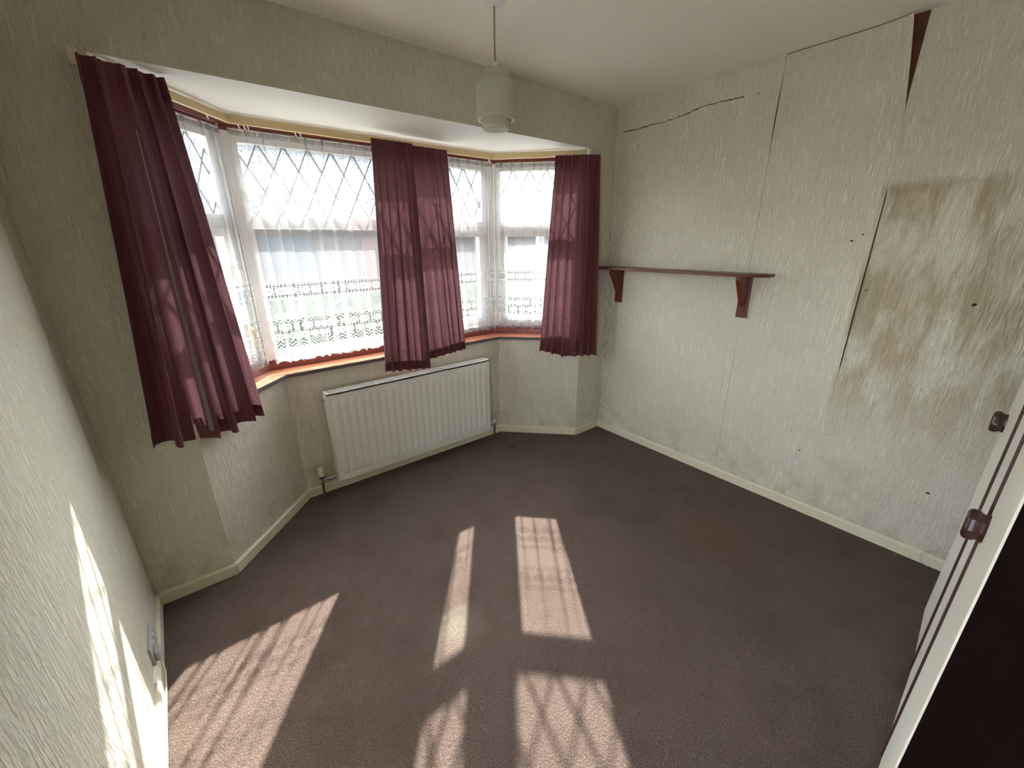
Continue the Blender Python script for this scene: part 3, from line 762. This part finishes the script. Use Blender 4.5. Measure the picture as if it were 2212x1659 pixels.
# ------------------------------------------------------------ wardrobe (seen edge-on at right)
WY = -2.185
wd = thing('wardrobe', 'cream fronted wardrobe with dark gaps and dark knobs, seen edge-on at right', 'wardrobe', (-1.0, WY-.3, 0))
MB().box((-1.67, WY-.56, 0), (-.425, WY-.022, 2.05)).build('body', 'dark_frame', wd)
def knob(x, y, z, par):
    prof = [(.0, .036), (.030, .036), (.037, .033), (.040, .027), (.040, .018), (.036, .014), (.033, .008), (.037, .0)]
    MB().lathe([(r, h) for r, h in prof], (x, y, z), 8, 'y').build('knob', 'knob', par, smooth=False, bevel=.003)
xd = (-.425, -.815, -1.245, -1.67); ajar = .018        # the far door stands slightly ajar
for i in range(3):
    x0, x1 = xd[i+1]+.006, xd[i]-(.006 if i else 0); yo = ajar if i == 0 else 0
    dr = MB().prism([(x0, WY-.018), (x1, WY-.018+yo), (x1, WY+yo), (x0, WY)], .035, 2.03).build('door', 'cream_door', wd, bevel=.002)
    MW[dr.name] = MW[wd.name]
    if i == 0: knob(-.475, WY+.014, .925, dr)
    if i == 2: knob(-1.295, WY, .905, dr)
for x, p in ((xd[1], .0065), (xd[2], .0055)):
    MB().box((x-.005, WY-.018, .035), (x+.005, WY+p, 2.03)).build('edge_trim', 'dark_frame', wd)
# dark timber near the camera
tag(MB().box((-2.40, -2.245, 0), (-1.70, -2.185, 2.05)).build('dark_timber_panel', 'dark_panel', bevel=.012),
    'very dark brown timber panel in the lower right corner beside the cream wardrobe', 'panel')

# ------------------------------------------------------------ outside
struct(MB().box((-60, -60, -.5), (-3.3, .9, -.06)).build('floor_added_bounce', 'bounce_ground'), 'added pale ground bouncing daylight in through the added doorway', 'ground')  # added unseen ground, reflects daylight up into the room
struct(MB().box((-60, .9, -.5), (60, 80, -.35)).build('floor_outside', 'paving'), 'pale ground outside the bay window', 'ground')
tag(MB().box((-60, 7.5, -.35), (60, 13.0, -.335)).build('road', 'asphalt'), 'grey road seen through the net curtains', 'road')
M['hedge'] = simple('added_hedge_leaves', (.022, .036, .014), 1, 0, nscale=20, namp=.5)
def hedge(x0, x1, y0, y1, z0, z1):
    rnd = random.Random(4); mb = MB()
    for k in range(5200):          # leaf tufts over a clipped box
        u, v, w_ = rnd.random(), rnd.random(), rnd.random()
        f = rnd.choice((0, 0, 1, 2))
        p = Vector((x0+(x1-x0)*u, y0+(y1-y0)*(0 if f == 0 else v if f == 1 else 1), z0+(z1-z0)*(w_ if f != 1 else 1))) + Vector((rnd.uniform(-.05, .05), rnd.uniform(-.05, .05), rnd.uniform(-.05, .05)))
        a = Vector((rnd.uniform(-1, 1), rnd.uniform(-1, 1), rnd.uniform(-1, 1))).normalized()*.09; b = a.cross(Vector((rnd.uniform(-1, 1), rnd.uniform(-1, 1), rnd.uniform(-1, 1)))).normalized()*.05
        i = len(mb.v); mb.v += [tuple(p-a), tuple(p+b), tuple(p+a), tuple(p-b)]; mb.f.append((i, i+1, i+2, i+3))
    return mb
hg = thing('hedge', 'clipped dark green hedge added outside as dark backing behind the lower net curtains', 'hedge', (-1.0, 2.1, -.35))  # added hedge, keeps the background dark so the lace stands out
MB().box((-8, 1.85, -.35), (7, 2.35, .94)).build('branches', 'hedge', hg)
tag(hedge(-8, 7, 1.8, 2.4, -.3, .97).build('leaves', 'hedge', hg), 'small dark green leaves', kind='stuff')
def house(cx, cy, wdt, dep, eave, ridge, label):
    Hh = thing('house', label, 'house', (cx, cy, -.35), group='houses across the road')
    MB().box((cx-wdt/2, cy, -.35), (cx+wdt/2, cy+dep, eave)).build('wall', 'render_white', Hh)
    o = .3
    MB().extrude([(cx-wdt/2-o, cy-o, eave), (cx-wdt/2-o, cy+dep/2, ridge), (cx-wdt/2-o, cy+dep+o, eave)], (wdt+2*o, 0, 0)).build('roof', 'roof', Hh)
    for f in (-.28, .28):
        MB().box((cx+wdt*f-.9, cy-.04, .55), (cx+wdt*f+.9, cy, 1.75)).build('window', 'win_dark', Hh)
    MB().box((cx-.45, cy-.05, -.35), (cx+.45, cy, 1.7)).build('door', 'dark_frame', Hh)
house(16.5, 14.5, 11.4, 7, 3.0, 4.6, 'brick house with grey roof outside, seen through the right slanting window')
house(4.0, 15.5, 11.4, 7, 3.2, 5.3, 'brick house with grey roof outside, seen through the middle window')
house(-8.5, 16.0, 11.4, 7, 3.2, 5.3, 'brick house with grey roof outside, seen through the left part of the bay')
